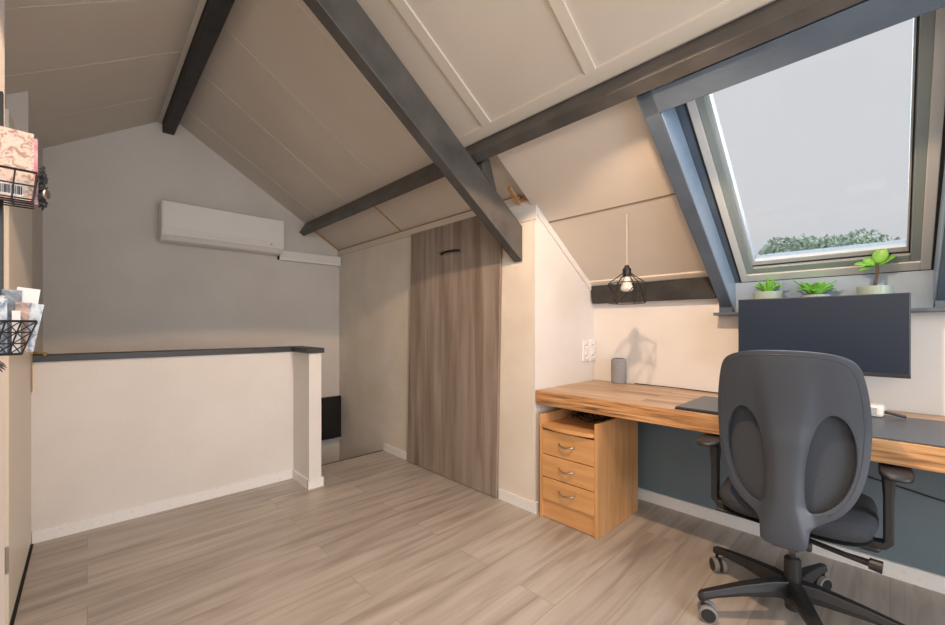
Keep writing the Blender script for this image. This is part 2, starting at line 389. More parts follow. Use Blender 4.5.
# header above the roof window
hp = Vector((1.608, 0, 2.072))
er = Vector((.8, 0, -.6)); nr = Vector((.6, 0, .8))
tagged('window_header_beam', quad_along(hp, er, .098, nr, .15, -.30, .712), M['beamblue'], 'blue grey timber header across the top of the roof window', 'beam', bevel=.003)
# rafters either side of the window
def rafter(ya0, yb0, ya1, yb1):
    a = hp; L = 1.36; b = hp + er * (L)
    def q(p, y, k): v = p + nr * k; return (v.x, y, v.z)
    return hexa([q(a, ya0, 0), q(a, yb0, 0), q(a, yb0, .15), q(a, ya0, .15), q(b, ya1, 0), q(b, yb1, 0), q(b, yb1, .15), q(b, ya1, .15)])
tagged('window_rafter', rafter(.652, .716, .634, .692), M['beamblue'], 'blue grey sloping timber on the left of the roof window', 'beam', bevel=.003)
tagged('window_rafter.001', rafter(-.22, -.150, -.21, -.140), M['beamblue'], 'blue grey sloping timber on the right of the roof window at the photo edge', 'beam', bevel=.003)
# big truss leg: visible face at Y = 1.6
def truss():
    x0, x1 = .50, 1.972
    top = lambda x: 1.769 - .693 * (x - 1.977)
    p = [(x0, top(x0)), (x1, top(x1)), (x1, top(x1) - .22), (x0, top(x0) - .22)]
    return prism_y(p, 1.60, 1.668)
tagged('truss_beam', truss(), M['beam'], 'heavy brown grey truss beam coming down diagonally to the closet wall', 'beam', bevel=.003)
tagged('truss_beam_block', prism_y([(1.615, 2.024), (1.735, 1.941), (1.675, 2.106), (1.650, 2.120), (1.612, 2.066)], 1.602, 1.66), M['beam'], 'short dark timber block between truss beam and purlin', 'beam')
# wall plate above the desk, end cut at an angle
bm = hexa([(2.625, YC - .004, 1.432), (2.69, YC - .004, 1.432), (2.69, YC - .004, 1.31), (2.625, YC - .02, 1.31), (2.625, .70, 1.432), (2.69, .70, 1.432), (2.69, .70, 1.31), (2.625, .70, 1.31)])
tagged('wall_plate', bm, M['ridge'], 'short black beam on the wall above the desk behind the cage pendant lamp', 'beam', bevel=.003)
# loose timber bits on the closet corner
tagged('wood_offcut', hexa([(1.83, 1.575, 1.985), (1.83, 1.60, 1.985), (1.83, 1.60, 1.965), (1.83, 1.575, 1.965), (1.955, 1.60, 1.925), (1.955, 1.625, 1.925), (1.955, 1.625, 1.905), (1.955, 1.60, 1.905)]), M['rawwood'], 'orange raw pine strip in the gap above the closet by the truss beam', 'wood strip')
tagged('wood_offcut.001', B(((1.966, 1.545, 1.9255), (2.01, 1.605, 1.948))), M['rawwood'], 'small raw pine block on top of the closet corner', 'wood block')
struct(nxt(), B(((XG - .006, YC - .013, 1.80), (XG - .0003, 1.80, 1.925))), M['wall'])

# ---------------------------------------------------------------- roof window
O = Vector((2.751, 0, 1.40)); up = Vector((-.8, 0, .6)); outw = Vector((.6, 0, .8))
def wp(y, s, d): v = O + up * s + outw * d; return (v.x, y, v.z)
def wbox(bm, y0, y1, s0, s1, d0, d1):
    return hexa([wp(y0, s0, d0), wp(y1, s0, d0), wp(y1, s1, d0), wp(y0, s1, d0), wp(y0, s0, d1), wp(y1, s0, d1), wp(y1, s1, d1), wp(y0, s1, d1)], bm)
def wring(ya, yb, s0, s1, wy, ws, d0, d1):
    bm = bmesh.new()
    wbox(bm, ya, ya + wy, s0, s1, d0, d1); wbox(bm, yb - wy, yb, s0, s1, d0, d1)
    wbox(bm, ya + wy, yb - wy, s0, s0 + ws, d0, d1); wbox(bm, ya + wy, yb - wy, s1 - ws, s1, d0, d1)
    return bm
TOP = 1.34
window = thing('window_1', 'x', 'window', (0, 0, 0)); del window['label']; del window['category']; window['kind'] = 'structure'
obj('window_frame', wring(-.130, .600, 0, TOP, .034, .055, 0, .09), M['frame_w'], window, bevel=.003)
obj('gasket', wring(-.137, .607, -.007, TOP, .008, .008, -.002, .09), M['gasket'], window)
obj('sash', wring(-.098, .566, .055, TOP - .055, .034, .045, .006, .08), M['frame_g'], window, bevel=.004)
obj('glazing_bead', wring(-.098 + .012, .566 - .012, .085, TOP - .09, .034, .048, .028, .075), M['bead'], window, bevel=.002)
obj('sash_seal', wring(-.062, .540, .10, TOP - .1, .004, .004, .020, .04), M['gasket'], window)
obj('glass_pane', wbox(bmesh.new(), -.07, .53, .12, TOP - .12, .050, .054), M['glass'], window)
# lining boards of the niche
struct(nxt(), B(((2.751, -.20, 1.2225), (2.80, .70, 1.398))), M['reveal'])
# added boards on the window rafters' inner faces, sky light put into their colour
def lining(y0, y1, ya, yb_): return hexa([wp(y0, -.10, -.145), wp(ya, -.10, -.145), wp(ya, -.10, -.004), wp(y0, -.10, -.004), wp(y1, 1.22, -.145), wp(yb_, 1.22, -.145), wp(yb_, 1.22, -.004), wp(y1, 1.22, -.004)])
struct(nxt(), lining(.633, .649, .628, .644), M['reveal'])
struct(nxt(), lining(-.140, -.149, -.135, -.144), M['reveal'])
struct(nxt(), hexa([wp(.60, -.2, .12), wp(.70, -.2, .12), wp(.70, 1.3, .12), wp(.60, 1.3, .12), wp(.60, -.2, 0.0), wp(.70, -.2, 0.0), wp(.70, 1.3, 0.0), wp(.60, 1.3, 0.0)]), M['beamblue'])
struct(nxt(), hexa([wp(-.22, -.2, .12), wp(-.138, -.2, .12), wp(-.138, 1.35, .12), wp(-.22, 1.35, .12), wp(-.22, -.2, 0.0), wp(-.138, -.2, 0.0), wp(-.138, 1.35, 0.0), wp(-.22, 1.35, 0.0)]), M['beamblue'])
struct(nxt(), B(((2.70, .634, 1.21), (2.80, .70, 1.42)), ((2.70, -.20, 1.21), (2.80, -.138, 1.42))), M['beamblue'])
tagged('window_sill', B(((2.575, -.42, 1.206), (2.78, .70, 1.222))), M['beamblue'], 'thin blue grey sill board below the roof window carrying three plants', 'sill', bevel=.003)

# ---------------------------------------------------------------- door leaf on the left wall
door = thing('door_1', 'x', 'door', (-.253, 2.3, 0)); del door['label']; del door['category']; door['kind'] = 'structure'
obj('door_leaf', B(((0.004, .003, .012), (.04, .88, 1.96))), M['door'], door, bevel=.002)
obj('door_edge', B(((0.002, 0, .012), (.039, .003, 1.96))), M['doorframe'], door)
bm = B(((.004, -.004, .22), (.03, .0, .31))); tube(bm, [(.034, -.004, .215), (.034, -.004, .315)], .006, 8)
obj('hinge', bm, M['nickel'], door)
bm = B(((.0405, .80, .80), (.046, .84, 1.04))); obj('escutcheon', bm, M['brass'], door, bevel=.004)
bm = bmesh.new(); tube(bm, [(.046, .82, 1.0), (.085, .82, 1.0), (.092, .815, 1.0), (.095, .80, 1.0), (.095, .72, .998)], .007, 10)
obj('door_handle', bm, M['brass'], door, smooth=True)

struct(nxt(), B(((-.214, 2.30, -.001), (-.203, 3.115, .002))), M['dark'])
# ---------------------------------------------------------------- air conditioner and its pipe cover
ac = thing('air_conditioner', 'white wall mounted air conditioner high on the gable wall', 'air conditioner', (.42, 3.955, 1.83))
prof = [(.205, 0.02), (.205, .315), (.03, .32), (.012, .31), (0, .28), (0, .085), (.018, .045), (.07, .008), (.15, 0)]
bm = bmesh.new()
a = [bm.verts.new((0, y, z)) for y, z in prof]; b = [bm.verts.new((.92, y, z)) for y, z in prof]
bm.faces.new(a); bm.faces.new(b[::-1])
for i in range(len(prof)): bm.faces.new((a[i], b[i], b[(i + 1) % len(prof)], a[(i + 1) % len(prof)]))
obj('housing', bm, M['acwhite'], ac, bevel=.006)
obj('front_panel', B(((.008, -.006, .095), (.912, .004, .305))), M['acwhite'], ac, bevel=.004)
bm = hexa([(.04, .010, .058), (.88, .010, .058), (.88, .055, .010), (.04, .055, .010), (.04, .016, .064), (.88, .016, .064), (.88, .061, .016), (.04, .061, .016)])
obj('air_flap', bm, M['white'], ac, bevel=.002)
obj('indicator', B(((.80, -.002, .068), (.815, .02, .078))), M['greyring'], ac)
tr = thing('pipe_cover', 'white horizontal pipe cover from the air conditioner to the closet wall', 'pipe cover', (1.30, 4.10, 1.795))
obj('channel', B(((.046, 0, 0), (.672, .058, .098))), M['white'], tr, bevel=.006)
obj('lid', B(((.05, -.006, .03), (.668, 0, .09))), M['acwhite'], tr, bevel=.003)
obj('end_cap', B(((.040, .008, .004), (.046, .05, .06))), M['dark'], tr)

# ---------------------------------------------------------------- black panel in the stair well
pn = thing('wall_panel', 'black flat panel on the wall low in the stairwell behind the half wall', 'panel', (1.60, 4.10, -.06))
obj('screen_face', B(((0, 0, .02), (.375, .03, .46))), M['screenpanel'], pn, bevel=.003)
obj('ledge', B(((-.01, -.02, 0), (.378, .055, .018))), M['greyring'], pn)

# ---------------------------------------------------------------- closet door panel
cp = thing('closet_door', 'tall grey oak veneer closet door panel leaning a little on the plaster wall', 'closet door', (XG - .012, 2.34, 0))
bm = hexa([(-.014, -.530, .004), (.008, -.530, .004), (.008, .496, .004), (-.014, .496, .004), (-.014, -.575, 1.915), (.008, -.575, 1.915), (.008, .436, 1.915), (-.014, .436, 1.915)])
obj('door_panel', bm, M['panelwood'], cp, bevel=.002)
bm = bmesh.new(); tube(bm, [(-.016, .024, 1.694), (-.04, .018, 1.696), (-.045, -.075, 1.700), (-.04, -.168, 1.696), (-.016, -.174, 1.694)], .008, 8)
obj('handle', bm, M['blackmetal'], cp, smooth=True)

# ---------------------------------------------------------------- desk
desk = thing('desk', 'long built-in desk of reclaimed wood planks along the knee wall', 'desk', (XG, -1.0, 0))
obj('desktop', B(((0, -.9, .669), (.708, 2.503, .754))), M['desk'], desk, bevel=.004)
obj('front_edge', B(((-.006, -.9, .672), (0.001, 2.498, .7525))), M['deskfront'], desk, bevel=.002)
obj('support_panel', B(((.03, -.9, 0), (.65, -.87, .669))), M['deskfront'], desk)
tagged('desk_pad', B(((1.978, -.62, .7545), (2.50, .40, .7585))), M['mat'], 'long grey desk pad lying on the desk to the right of the office chair', 'desk pad', bevel=.0015)
lp = thing('laptop', 'flat closed black laptop on the desk left of the office chair', 'laptop', (1.985, .41, .755))
obj('base', B(((.0, 0, 0), (.42, .29, .009))), M['matblack'], lp, bevel=.003)
obj('lid', B(((.004, .003, .0095), (.416, .287, .014))), M['mat'], lp, bevel=.003)
# white block at the right
pb = thing('power_block', 'small white power block with dark outlined sockets on the desk beside the chair', 'power block', (2.40, .02, .759), math.radians(-6))
obj('body', B(((0, 0, 0), (.07, .17, .05))), M['outlet'], pb, bevel=.012)
for k in range(3):
    obj('socket', B(((-.002, .018 + k * .05, .012), (.002, .052 + k * .05, .040))), M['potblue'], pb, bevel=.001)
bm = bmesh.new(); tube(bm, [(.035, 0, .02), (.035, -.03, .016), (.05, -.06, .008)], .006, 8); obj('plug', bm, M['black'], pb)

# ---------------------------------------------------------------- drawer cabinet
cb = thing('drawer_cabinet', 'beech drawer cabinet with three drawers under the left end of the desk', 'drawer cabinet', (1.967, 1.084, 0))
W, D, H = .38, .50, .617
obj('side_panel', B(((0, 0, .0), (D, .018, H))), M['beech'], cb, bevel=.0015)
obj('side_panel', B(((0, W - .018, .0), (D, W, H))), M['beech'], cb, bevel=.0015)
obj('back_panel', B(((D - .012, .018, .02), (D, W - .018, H - .04))), M['beech'], cb)
obj('top_shelf', B(((.02, .018, .545), (D - .012, W - .018, .557))), M['beech_h'], cb)
# curved tray front
bm = bmesh.new(); N = 12
pf = []
for i in range(N + 1):
    t = i / N; y = .02 + t * (W - .04); pf.append((-.004 - .028 * math.sin(PI * t), y))
lo = [bm.verts.new((x, y, .540)) for x, y in pf] + [bm.verts.new((.16, W - .02, .540)), bm.verts.new((.16, .02, .540))]
hi = [bm.verts.new((x, y, .562)) for x, y in pf] + [bm.verts.new((.16, W - .02, .562)), bm.verts.new((.16, .02, .562))]
bm.faces.new(lo); bm.faces.new(hi[::-1])
for i in range(len(lo)): bm.faces.new((lo[i], hi[i], hi[(i + 1) % len(lo)], lo[(i + 1) % len(lo)]))
obj('tray', bm, M['beech_h'], cb, bevel=.003)
obj('plinth', B(((.012, .018, .005), (.028, W - .018, .112))), M['beech_h'], cb)
for z0, z1 in ((.386, .528), (.251, .381), (.117, .246)):
    dr = obj('drawer', B(((.0, .0195, z0), (.018, W - .0195, z1)), ((.018, .03, z0 + .01), (.44, W - .03, z0 + .09))), M['beech_h'], cb, bevel=.002)
    zc = (z0 + z1) / 2 + .01
    pts = []
    for i in range(13):
        t = i / 12; y = W / 2 - .052 + .104 * t
        pts.append((-.002 - .024 * math.sin(PI * t) ** .6 if 0 < t < 1 else .002, y, zc - .012 * math.sin(PI * t)))
    bm = bmesh.new(); tube(bm, pts, [.004] + [.0055] * 11 + [.004], 8); obj('handle', bm, M['nickel'], dr, smooth=True)
# dark cables piled behind the tray
bm = bmesh.new()
for k in range(5):
    pts = [(2.20 + .06 * math.sin(i * .9 + k) + .02 * k, 1.13 + .03 * i + .01 * k, .57 + .022 * abs(math.sin(i * .8 + k))) for i in range(9)]
    tube(bm, pts, .004, 6)
tagged('cable_bundle', bm, M['black'], 'tangle of black cables on the drawer cabinet under the desk', 'cables', smooth=True)

# ---------------------------------------------------------------- smart speaker, sockets
sp = thing('speaker', 'rounded grey cloth speaker on the desk against the wall', 'speaker', (2.63, 1.29, .754))
bm = bmesh.new(); lathe(bm, [(.040, 0), (.047, .004), (.048, .01), (.048, .155), (.045, .166), (.036, .171)], 32, sx=.9, sy=1.05); obj('body', bm, M['speaker'], sp, smooth=True)
bm = bmesh.new(); lathe(bm, [(.035, .1712), (.035, .173)], 32, sx=.9, sy=1.05); obj('top_disc', bm, M['bezel'], sp)
for i, (x0, lab) in enumerate(((2.515, 'left white double wall socket on the closet side wall above the desk'), (2.605, 'right white double wall socket on the closet side wall, nearest the corner'))):
    so = thing('wall_socket', lab, 'wall socket', (x0, YC - .0005, .895), 0, 'double wall sockets above the desk')
    obj('cover_plate', B(((0, -.012, 0), (.078, 0, .155))), M['outlet'], so, bevel=.005)
    for z in (.04, .115):
        bm = bmesh.new(); lathe(bm, [(.026, 0), (.026, .006), (.020, .006), (.018, .001)], 24); xform(bm, Matrix.Translation((.039, -.0125, z)) @ Matrix.Rotation(PI / 2, 4, 'X'))
        r_ = obj('socket_ring', bm, M['outlet'], so)
        bm = bmesh.new()
        for dx in (-.009, .009): tube(bm, [(.039 + dx, -.0125, z), (.039 + dx, -.0160, z)], .003, 8)
        obj('pin_hole', bm, M['dark'], r_)

# ---------------------------------------------------------------- cage pendant lamp
PX, PY, PZ = 2.160, 1.012, 1.372
pl = thing('pendant_lamp', 'black wire cage pendant lamp with white bulb over the desk', 'pendant lamp', (PX, PY, PZ))
bm = bmesh.new()
def ring(r, z, n=6, off=0): return [Vector((r * math.cos(2 * PI * k / n + off), r * math.sin(2 * PI * k / n + off), z)) for k in range(n)]
RA, RB, RC = ring(.022, .066), ring(.098, .010), ring(.094, -.100)
def seg(a, b, r=.0030): tube(bm, [a, b], r, 6)
for k in range(6):
    j = (k + 1) % 6
    seg(RA[k], RA[j]); seg(RB[k], RB[j]); seg(RA[k], RB[k]); seg(RC[k], RC[j])
    seg(RB[k], RC[k])
    if k % 2 == 0: seg(RB[k], RC[j]); 
    else: seg(RB[j], RC[k])
obj('lamp_cage', bm, M['cagemetal'], pl)
bm = bmesh.new(); lathe(bm, [(.006, .112), (.012, .108), (.016, .096), (.023, .090), (.023, .050), (.020, .047)], 20); obj('lamp_socket', bm, M['blackmetal'], pl, smooth=False)
bm = bmesh.new(); lathe(bm, [(.016, .05), (.018, .03), (.026, .006), (.033, -.012), (.034, -.020), (.028, -.030), (.015, -.035), (.003, -.036)], 24); obj('bulb', bm, M['bulb'], pl, smooth=True)
bm = bmesh.new(); tube(bm, [(0, 0, .112), (0, 0, zb(PX) - PZ)], .0018, 6); obj('cord', bm, M['cord'], pl)

# ---------------------------------------------------------------- monitor
mo = thing('monitor', 'wide black monitor above the desk in front of the window sill', 'monitor', (2.45, .245, .926))
obj('casing', B(((.004, -.305, .0), (.022, .305, .357)), ((.022, -.2, .06), (.045, .2, .28))), M['bezel'], mo, bevel=.004)
obj('screen', B(((-.001, -.301, .016), (.004, .301, .353))), M['screen'], mo, bevel=.001)
obj('lower_bezel', B(((-.004, -.305, .0), (.004, .305, .016))), M['bezel'], mo, bevel=.002)
bm = B(((.045, -.05, .12), (.06, .05, .22))); tube(bm, [(.06, 0, .17), (.12, .02, .17), (.13, .02, .15), (.13, .02, -.168)], .016, 12)
obj('monitor_arm', bm, M['blackmetal'], mo)
bm = bmesh.new(); lathe(bm, [(.05, -.1715), (.05, -.160), (.02, -.155)], 24, c=(.13, .02, 0)); obj('arm_base', bm, M['blackmetal'], mo)

# ---------------------------------------------------------------- plants on the sill
def leaf_blade(bm, base, d, L, wd, droop, n=7, fold=.25):
    """a curved tapering leaf: base point, horizontal dir angle d, length, width, droop"""
    c, s = math.cos(d), math.sin(d); rows = []
    for i in range(n + 1):
        t = i / n
        rr = L * t * (1 - .25 * droop * t); zz = L * (.95 * t - droop * t * t)
        wv = wd * (math.sin(PI * min(.98, (t * .85 + .15))) ** .8)
        if i == n: wv = wd * .04
        p = Vector((base[0] + c * rr * .75, base[1] + s * rr * .75, base[2] + zz))
        q = Vector((-s, c, 0)) * wv
        rows.append([bm.verts.new(p + q + Vector((0, 0, fold * wv))), bm.verts.new(p), bm.verts.new(p - q + Vector((0, 0, fold * wv)))])
    for a, b in zip(rows, rows[1:]):
        for k in (0, 1): bm.faces.new((a[k], a[k + 1], b[k + 1], b[k]))
def solid(o, t):
    m = o.modifiers.new('thick', 'SOLIDIFY'); m.thickness = t; m.offset = 0; return o
SZ = 1.2225
def potted(name, label, x, y, r, h, m):
    p = thing(name, label, 'plant', (x, y, SZ), 0, 'potted plants on the window sill')
    bm = bmesh.new(); lathe(bm, [(r * .80, 0), (r * .84, .004), (r, h), (r * .93, h), (r * .88, h - .015)], 32, cap1=True)
    obj('pot', bm, m, p, smooth=False)
    bm = bmesh.new(); lathe(bm, [(r * .88, h - .014), (r * .5, h - .010), (.003, h - .009)], 24); obj('soil', bm, M['soil'], p)
    return p
p1 = potted('potted_plant', 'spiky green plant in a pale green pot, leftmost on the window sill', 2.675, .462, .067, .108, M['pot'])
for k in range(16):
    bm = bmesh.new(); leaf_blade(bm, (.008 * math.cos(k * 2.4), .008 * math.sin(k * 2.4), .096), k * 2.4, random.uniform(.085, .125), .0085, .12 + .5 * (k % 4) / 3, fold=.5)
    solid(obj('leaf', bm, M['leaf'], p1, smooth=True), .0015)
p2 = potted('potted_plant', 'bushy succulent with broad pointed leaves in the middle of the sill', 2.675, .262, .056, .080, M['potblue'])
for k in range(20):
    bm = bmesh.new(); leaf_blade(bm, (.015 * math.cos(k * 2.4), .015 * math.sin(k * 2.4), .074), k * 2.4, random.uniform(.08, .115), .017, .12 + .55 * (k % 3) / 2, fold=.4)
    solid(obj('leaf', bm, M['leaf'], p2, smooth=True), .002)
p3 = potted('potted_plant', 'small tree-like plant with round leaves in a pale green pot, rightmost on the sill', 2.665, .050, .062, .108, M['pot'])
bm = bmesh.new(); tube(bm, [(0, 0, .10), (.002, -.003, .13), (0, -.008, .16), (.002, -.010, .19), (0, -.008, .215)], [.006, .006, .005, .005, .004], 8); obj('trunk', bm, M['stem'], p3, smooth=True)
def round_leaf(bm, c, n, u, L, wd):
    c = Vector(c); u = Vector(u).normalized(); n = Vector(n).normalized(); v = n.cross(u).normalized(); n = u.cross(v)
    rows = []
    for i in range(9):
        t = i / 8; wv = wd * math.sin(PI * (.04 + .93 * t)) ** .65
        p = c + u * L * t - n * (.25 * L * (t - .5) ** 2)
        rows.append([bm.verts.new(p + v * wv * q + n * abs(q) * wv * .25) for q in (-1, -.5, 0, .5, 1)])
    for a, b in zip(rows, rows[1:]):
        for k in range(4): bm.faces.new((a[k], a[k + 1], b[k + 1], b[k]))
for c, n, u, L, wd in (((0, -.012, .215), (-1, .1, .2), (0, -.2, 1), .075, .028), ((0, -.005, .21), (-.6, .2, .8), (-.2, 1, .15), .075, .022), ((0, -.015, .21), (-.5, -.3, .7), (.1, -1, .7), .065, .014),
                       ((0, 0, .205), (-.5, .2, .8), (-.5, .8, -.35), .06, .018), ((0, -.01, .208), (.3, -.2, .9), (.8, -.2, .4), .055, .02), ((0, 0, .21), (-.7, .5, .5), (0, .7, .6), .05, .016)):
    bm = bmesh.new(); round_leaf(bm, c, n, u, L, wd); solid(obj('leaf', bm, M['leaf'], p3, smooth=True), .0012)

# ---------------------------------------------------------------- office chair
ch = thing('office_chair', 'black office chair with open shell back turned to us in front of the desk', 'office chair', (1.975, .262, 0), math.radians(2))
# star base (local +X faces the desk)
C0 = (1.975, .262); base_dirs = [math.radians(a) for a in (132, 204, 276, 348, 60)]
for a in base_dirs:
    c, s = math.cos(a), math.sin(a)
    def bp(r, wd, z): return [(c * r - s * wd, s * r + c * wd, z), (c * r + s * wd, s * r - c * wd, z)]
    bm = bmesh.new(); rows = []
    for r, wd, zt, zb_ in ((.02, .028, .160, .095), (.08, .026, .160, .102), (.20, .021, .140, .100), (.30, .017, .118, .088), (.345, .015, .108, .076), (.358, .009, .100, .074)):
        t = bp(r, wd * .7, zt) + bp(r, wd, (zt + zb_) / 2 - .004) + bp(r, wd * .9, zb_)
        rows.append([bm.verts.new(t[i]) for i in (0, 1, 3, 5, 4, 2)])
    for p, q in zip(rows, rows[1:]):
        for k in range(6): bm.faces.new((p[k], p[(k + 1) % 6], q[(k + 1) % 6], q[k]))
    bm.faces.new(rows[0]); bm.faces.new(rows[-1][::-1])
    leg = obj('base_leg', bm, M['black'], ch, bevel=.003)
    # caster
    ex, ey = c * .342, s * .342
    ca = a + 1.2
    bm = bmesh.new(); tube(bm, [(ex, ey, .032), (ex, ey, .082)], .007, 8)
    cc, ss = math.cos(ca), math.sin(ca)
    mtx = Matrix.Translation((ex - ss * .016, ey + cc * .016, .032)) @ Matrix.Rotation(ca, 4, 'Z') @ Matrix.Rotation(PI / 2, 4, 'Y')
    core = bmesh.new(); lathe(core, [(.020, -.018), (.026, -.016), (.026, .016), (.020, .018)], 24); xform(core, mtx)
    me_ = bpy.data.meshes.new('t'); core.to_mesh(me_); core.free(); bm.from_mesh(me_); bpy.data.meshes.remove(me_)
    cst = obj('caster', bm, M['black'], ch, smooth=False)
    for sd in (-1, 1):
        wl = bmesh.new(); lathe(wl, [(.014, -.010), (.029, -.010), (.032, -.007), (.032, .007), (.029, .010), (.014, .010)], 28)
        xform(wl, Matrix.Translation((0, 0, sd * .018))); xform(wl, mtx)
        wo = obj('caster_wheel', wl, M['rubber'], cst)
        wl = bmesh.new(); lathe(wl, [(.025, -.0015), (.025, .0015)], 28); xform(wl, Matrix.Translation((0, 0, sd * .0285))); xform(wl, mtx)
        obj('caster_cap', wl, M['black'], cst)
bm = bmesh.new(); lathe(bm, [(.030, .075), (.036, .085), (.036, .15), (.030, .158)], 28); obj('hub', bm, M['black'], ch, smooth=False)
bm = bmesh.new(); lathe(bm, [(.027, .155), (.027, .240), (.022, .246)], 28); obj('column_sleeve', bm, M['black'], ch)
bm = bmesh.new(); lathe(bm, [(.020, .045), (.025, .05), (.025, .078)], 24); obj('column_foot', bm, M['black'], ch)
bm = bmesh.new(); lathe(bm, [(.014, .245), (.014, .37)], 24); obj('gas_lift', bm, M['chrome'], ch, smooth=True)
# mechanism under the seat
bm = B(((-.12, -.055, .335), (.10, .055, .405))); tube(bm, [(-.02, -.24, .375), (-.02, .24, .375)], .013, 10)
obj('tilt_mechanism', bm, M['black'], ch, bevel=.010)
bm = bmesh.new(); tube(bm, [(-.06, -.05, .355), (-.10, -.15, .357), (-.11, -.215, .356)], [.009, .009, .012], 10); tube(bm, [(-.11, -.210, .356), (-.113, -.242, .354)], [.018, .020], 12); obj('tension_knob', bm, M['black'], ch)
bm = bmesh.new(); tube(bm, [(-.03, .05, .36), (-.08, .20, .385), (-.09, .24, .392)], [.005, .008, .010], 8); obj('seat_lever', bm, M['black'], ch)
# seat cushion
def cushion(hx0, hx1, hy, z0, z1, name, m, ex=4.0):
    bm = bmesh.new(); n = 40; rings = []
    cx = (hx0 + hx1) / 2; rx = (hx1 - hx0) / 2
    for k, (f, z) in enumerate(((.82, z0), (.95, z0 + .012), (1.0, (z0 + z1) / 2), (.97, z1 - .016), (.88, z1 - .004), (.6, z1), (.2, z1 - .004), (.02, z1 - .005))):
        rg = []
        for i in range(n):
            t = 2 * PI * i / n; c, s = math.cos(t), math.sin(t)
            x = abs(c) ** (2 / ex) * (1 if c > 0 else -1); y = abs(s) ** (2 / ex) * (1 if s > 0 else -1)
            zz = z - (.03 * max(0, x * f - .6) ** 2 * 6) + (.012 * abs(y * f) ** 3 if z > z0 + .02 else 0)
            rg.append(bm.verts.new((cx + rx * f * x, hy * f * y, zz)))
        rings.append(rg)
    for a, b in zip(rings, rings[1:]):
        for i in range(n): bm.faces.new((a[i], a[(i + 1) % n], b[(i + 1) % n], b[i]))
    bm.faces.new(rings[0][::-1]); bm.faces.new(rings[-1])
    return obj(name, bm, m, ch, smooth=True)
cushion(-.19, .29, .236, .415, .488, 'seat_cushion', M['seatcloth'])
bm = bmesh.new(); cs = cushion(-.17, .27, .225, .395, .425, 'seat_pan', M['black']); bm.free()
# arms
for sd in (1, -1):
    y = sd * .275; ya = sd * .258
    bm = bmesh.new()
    pts = [(-.02, sd * .10, .395), (-.02, sd * .21, .392), (-.02, ya - sd * .012, .396), (-.02, ya, .412), (-.02, ya, .44), (-.02, ya, .56), (-.02, ya, .64)]
    rows = []
    for i, p in enumerate(pts):
        t = Vector(pts[min(i + 1, 6)]) - Vector(pts[max(i - 1, 0)]); t.normalize(); nn = Vector((1, 0, 0)).cross(t)
        hw, ht = (.022, .013) if i < 5 else (.024, .013)
        if i == 6: hw, ht = .034, .018
        rows.append([bm.verts.new(Vector(p) + Vector((1, 0, 0)) * a * hw + nn * b * ht) for a, b in ((-1, -.7), (-.8, -1), (.8, -1), (1, -.7), (1, .7), (.8, 1), (-.8, 1), (-1, .7))])
    for a, b in zip(rows, rows[1:]):
        for k in range(8): bm.faces.new((a[k], a[(k + 1) % 8], b[(k + 1) % 8], b[k]))
    bm.faces.new(rows[0]); bm.faces.new(rows[-1])
    arm = obj('armrest', bm, M['black'], ch, bevel=.003)
    pad = bmesh.new(); n = 32; rings = []
    for f, z in ((.85, .643), (.98, .645), (1, .652), (.97, .659), (.85, .663), (.1, .6635)):
        rings.append([pad.verts.new((-.01 + .115 * f * abs(math.cos(t)) ** .6 * (1 if math.cos(t) > 0 else -1), y + .042 * f * abs(math.sin(t)) ** .6 * (1 if math.sin(t) > 0 else -1), z)) for t in [2 * PI * i / n for i in range(n)]])
    for a, b in zip(rings, rings[1:]):
        for i in range(n): pad.faces.new((a[i], a[(i + 1) % n], b[(i + 1) % n], b[i]))
    pad.faces.new(rings[0][::-1]); pad.faces.new(rings[-1])
    obj('arm_pad', pad, M['rubber'] if False else M['black'], arm, smooth=True)
# back shell with two oval openings, triangulated in the (y, z) plane, then curved
outl = [(0, 1.060), (.07, 1.058), (.13, 1.050), (.168, 1.036), (.188, 1.012), (.199, .97), (.207, .92), (.212, .87), (.215, .81), (.213, .75), (.208, .69), (.200, .64), (.186, .59), (.166, .548), (.138, .512), (.095, .482), (.070, .465), (.064, .45), (.063, .425), (.060, .402), (.048, .392), (0, .390)]
outl = outl + [(-a, b) for a, b in outl[-2:0:-1]]
def smooth_loop(p, it=2):
    for _ in range(it):
        q = []
        for i in range(len(p)):
            a, b = p[i], p[(i + 1) % len(p)]
            q += [(a[0] * .75 + b[0] * .25, a[1] * .75 + b[1] * .25), (a[0] * .25 + b[0] * .75, a[1] * .25 + b[1] * .75)]
        p = q
    return p
hole = [(.122, .852), (.152, .835), (.172, .79), (.180, .74), (.180, .68), (.168, .62), (.145, .565), (.105, .522), (.066, .508), (.052, .53), (.048, .60), (.052, .68), (.066, .76), (.090, .825)]
outl = smooth_loop(outl); hR = smooth_loop(hole); hL = [(-a, b) for a, b in hR[::-1]]
def inside(p, poly):
    c = False; n = len(poly)
    for i in range(n):
        a, b = poly[i], poly[i - 1]
        if (a[1] > p[1]) != (b[1] > p[1]) and p[0] < (b[0] - a[0]) * (p[1] - a[1]) / (b[1] - a[1]) + a[0]: c = not c
    return c
def backx(y, z):
    """depth of the shell: curved sideways, lumbar bulge, spine ridge"""
    base = -.235 + .055 * math.sin(PI * min(1, max(0, (z - .42) / .62))) ** 1.2 * .6 - .10 * max(0, z - .80) ** 1.2
    side = 1.15 * y * y
    # raised central spine that fades to the top
    sw = .045 + .10 * max(0, z - .62) ** 1.1 + .25 * max(0, .53 - z)
    k = 1 / (1 + math.exp((abs(y) - sw) * 110))
    ridge = .030 * k * min(1, max(0, (1.04 - z) / .30)) + .0
    return base + side - ridge
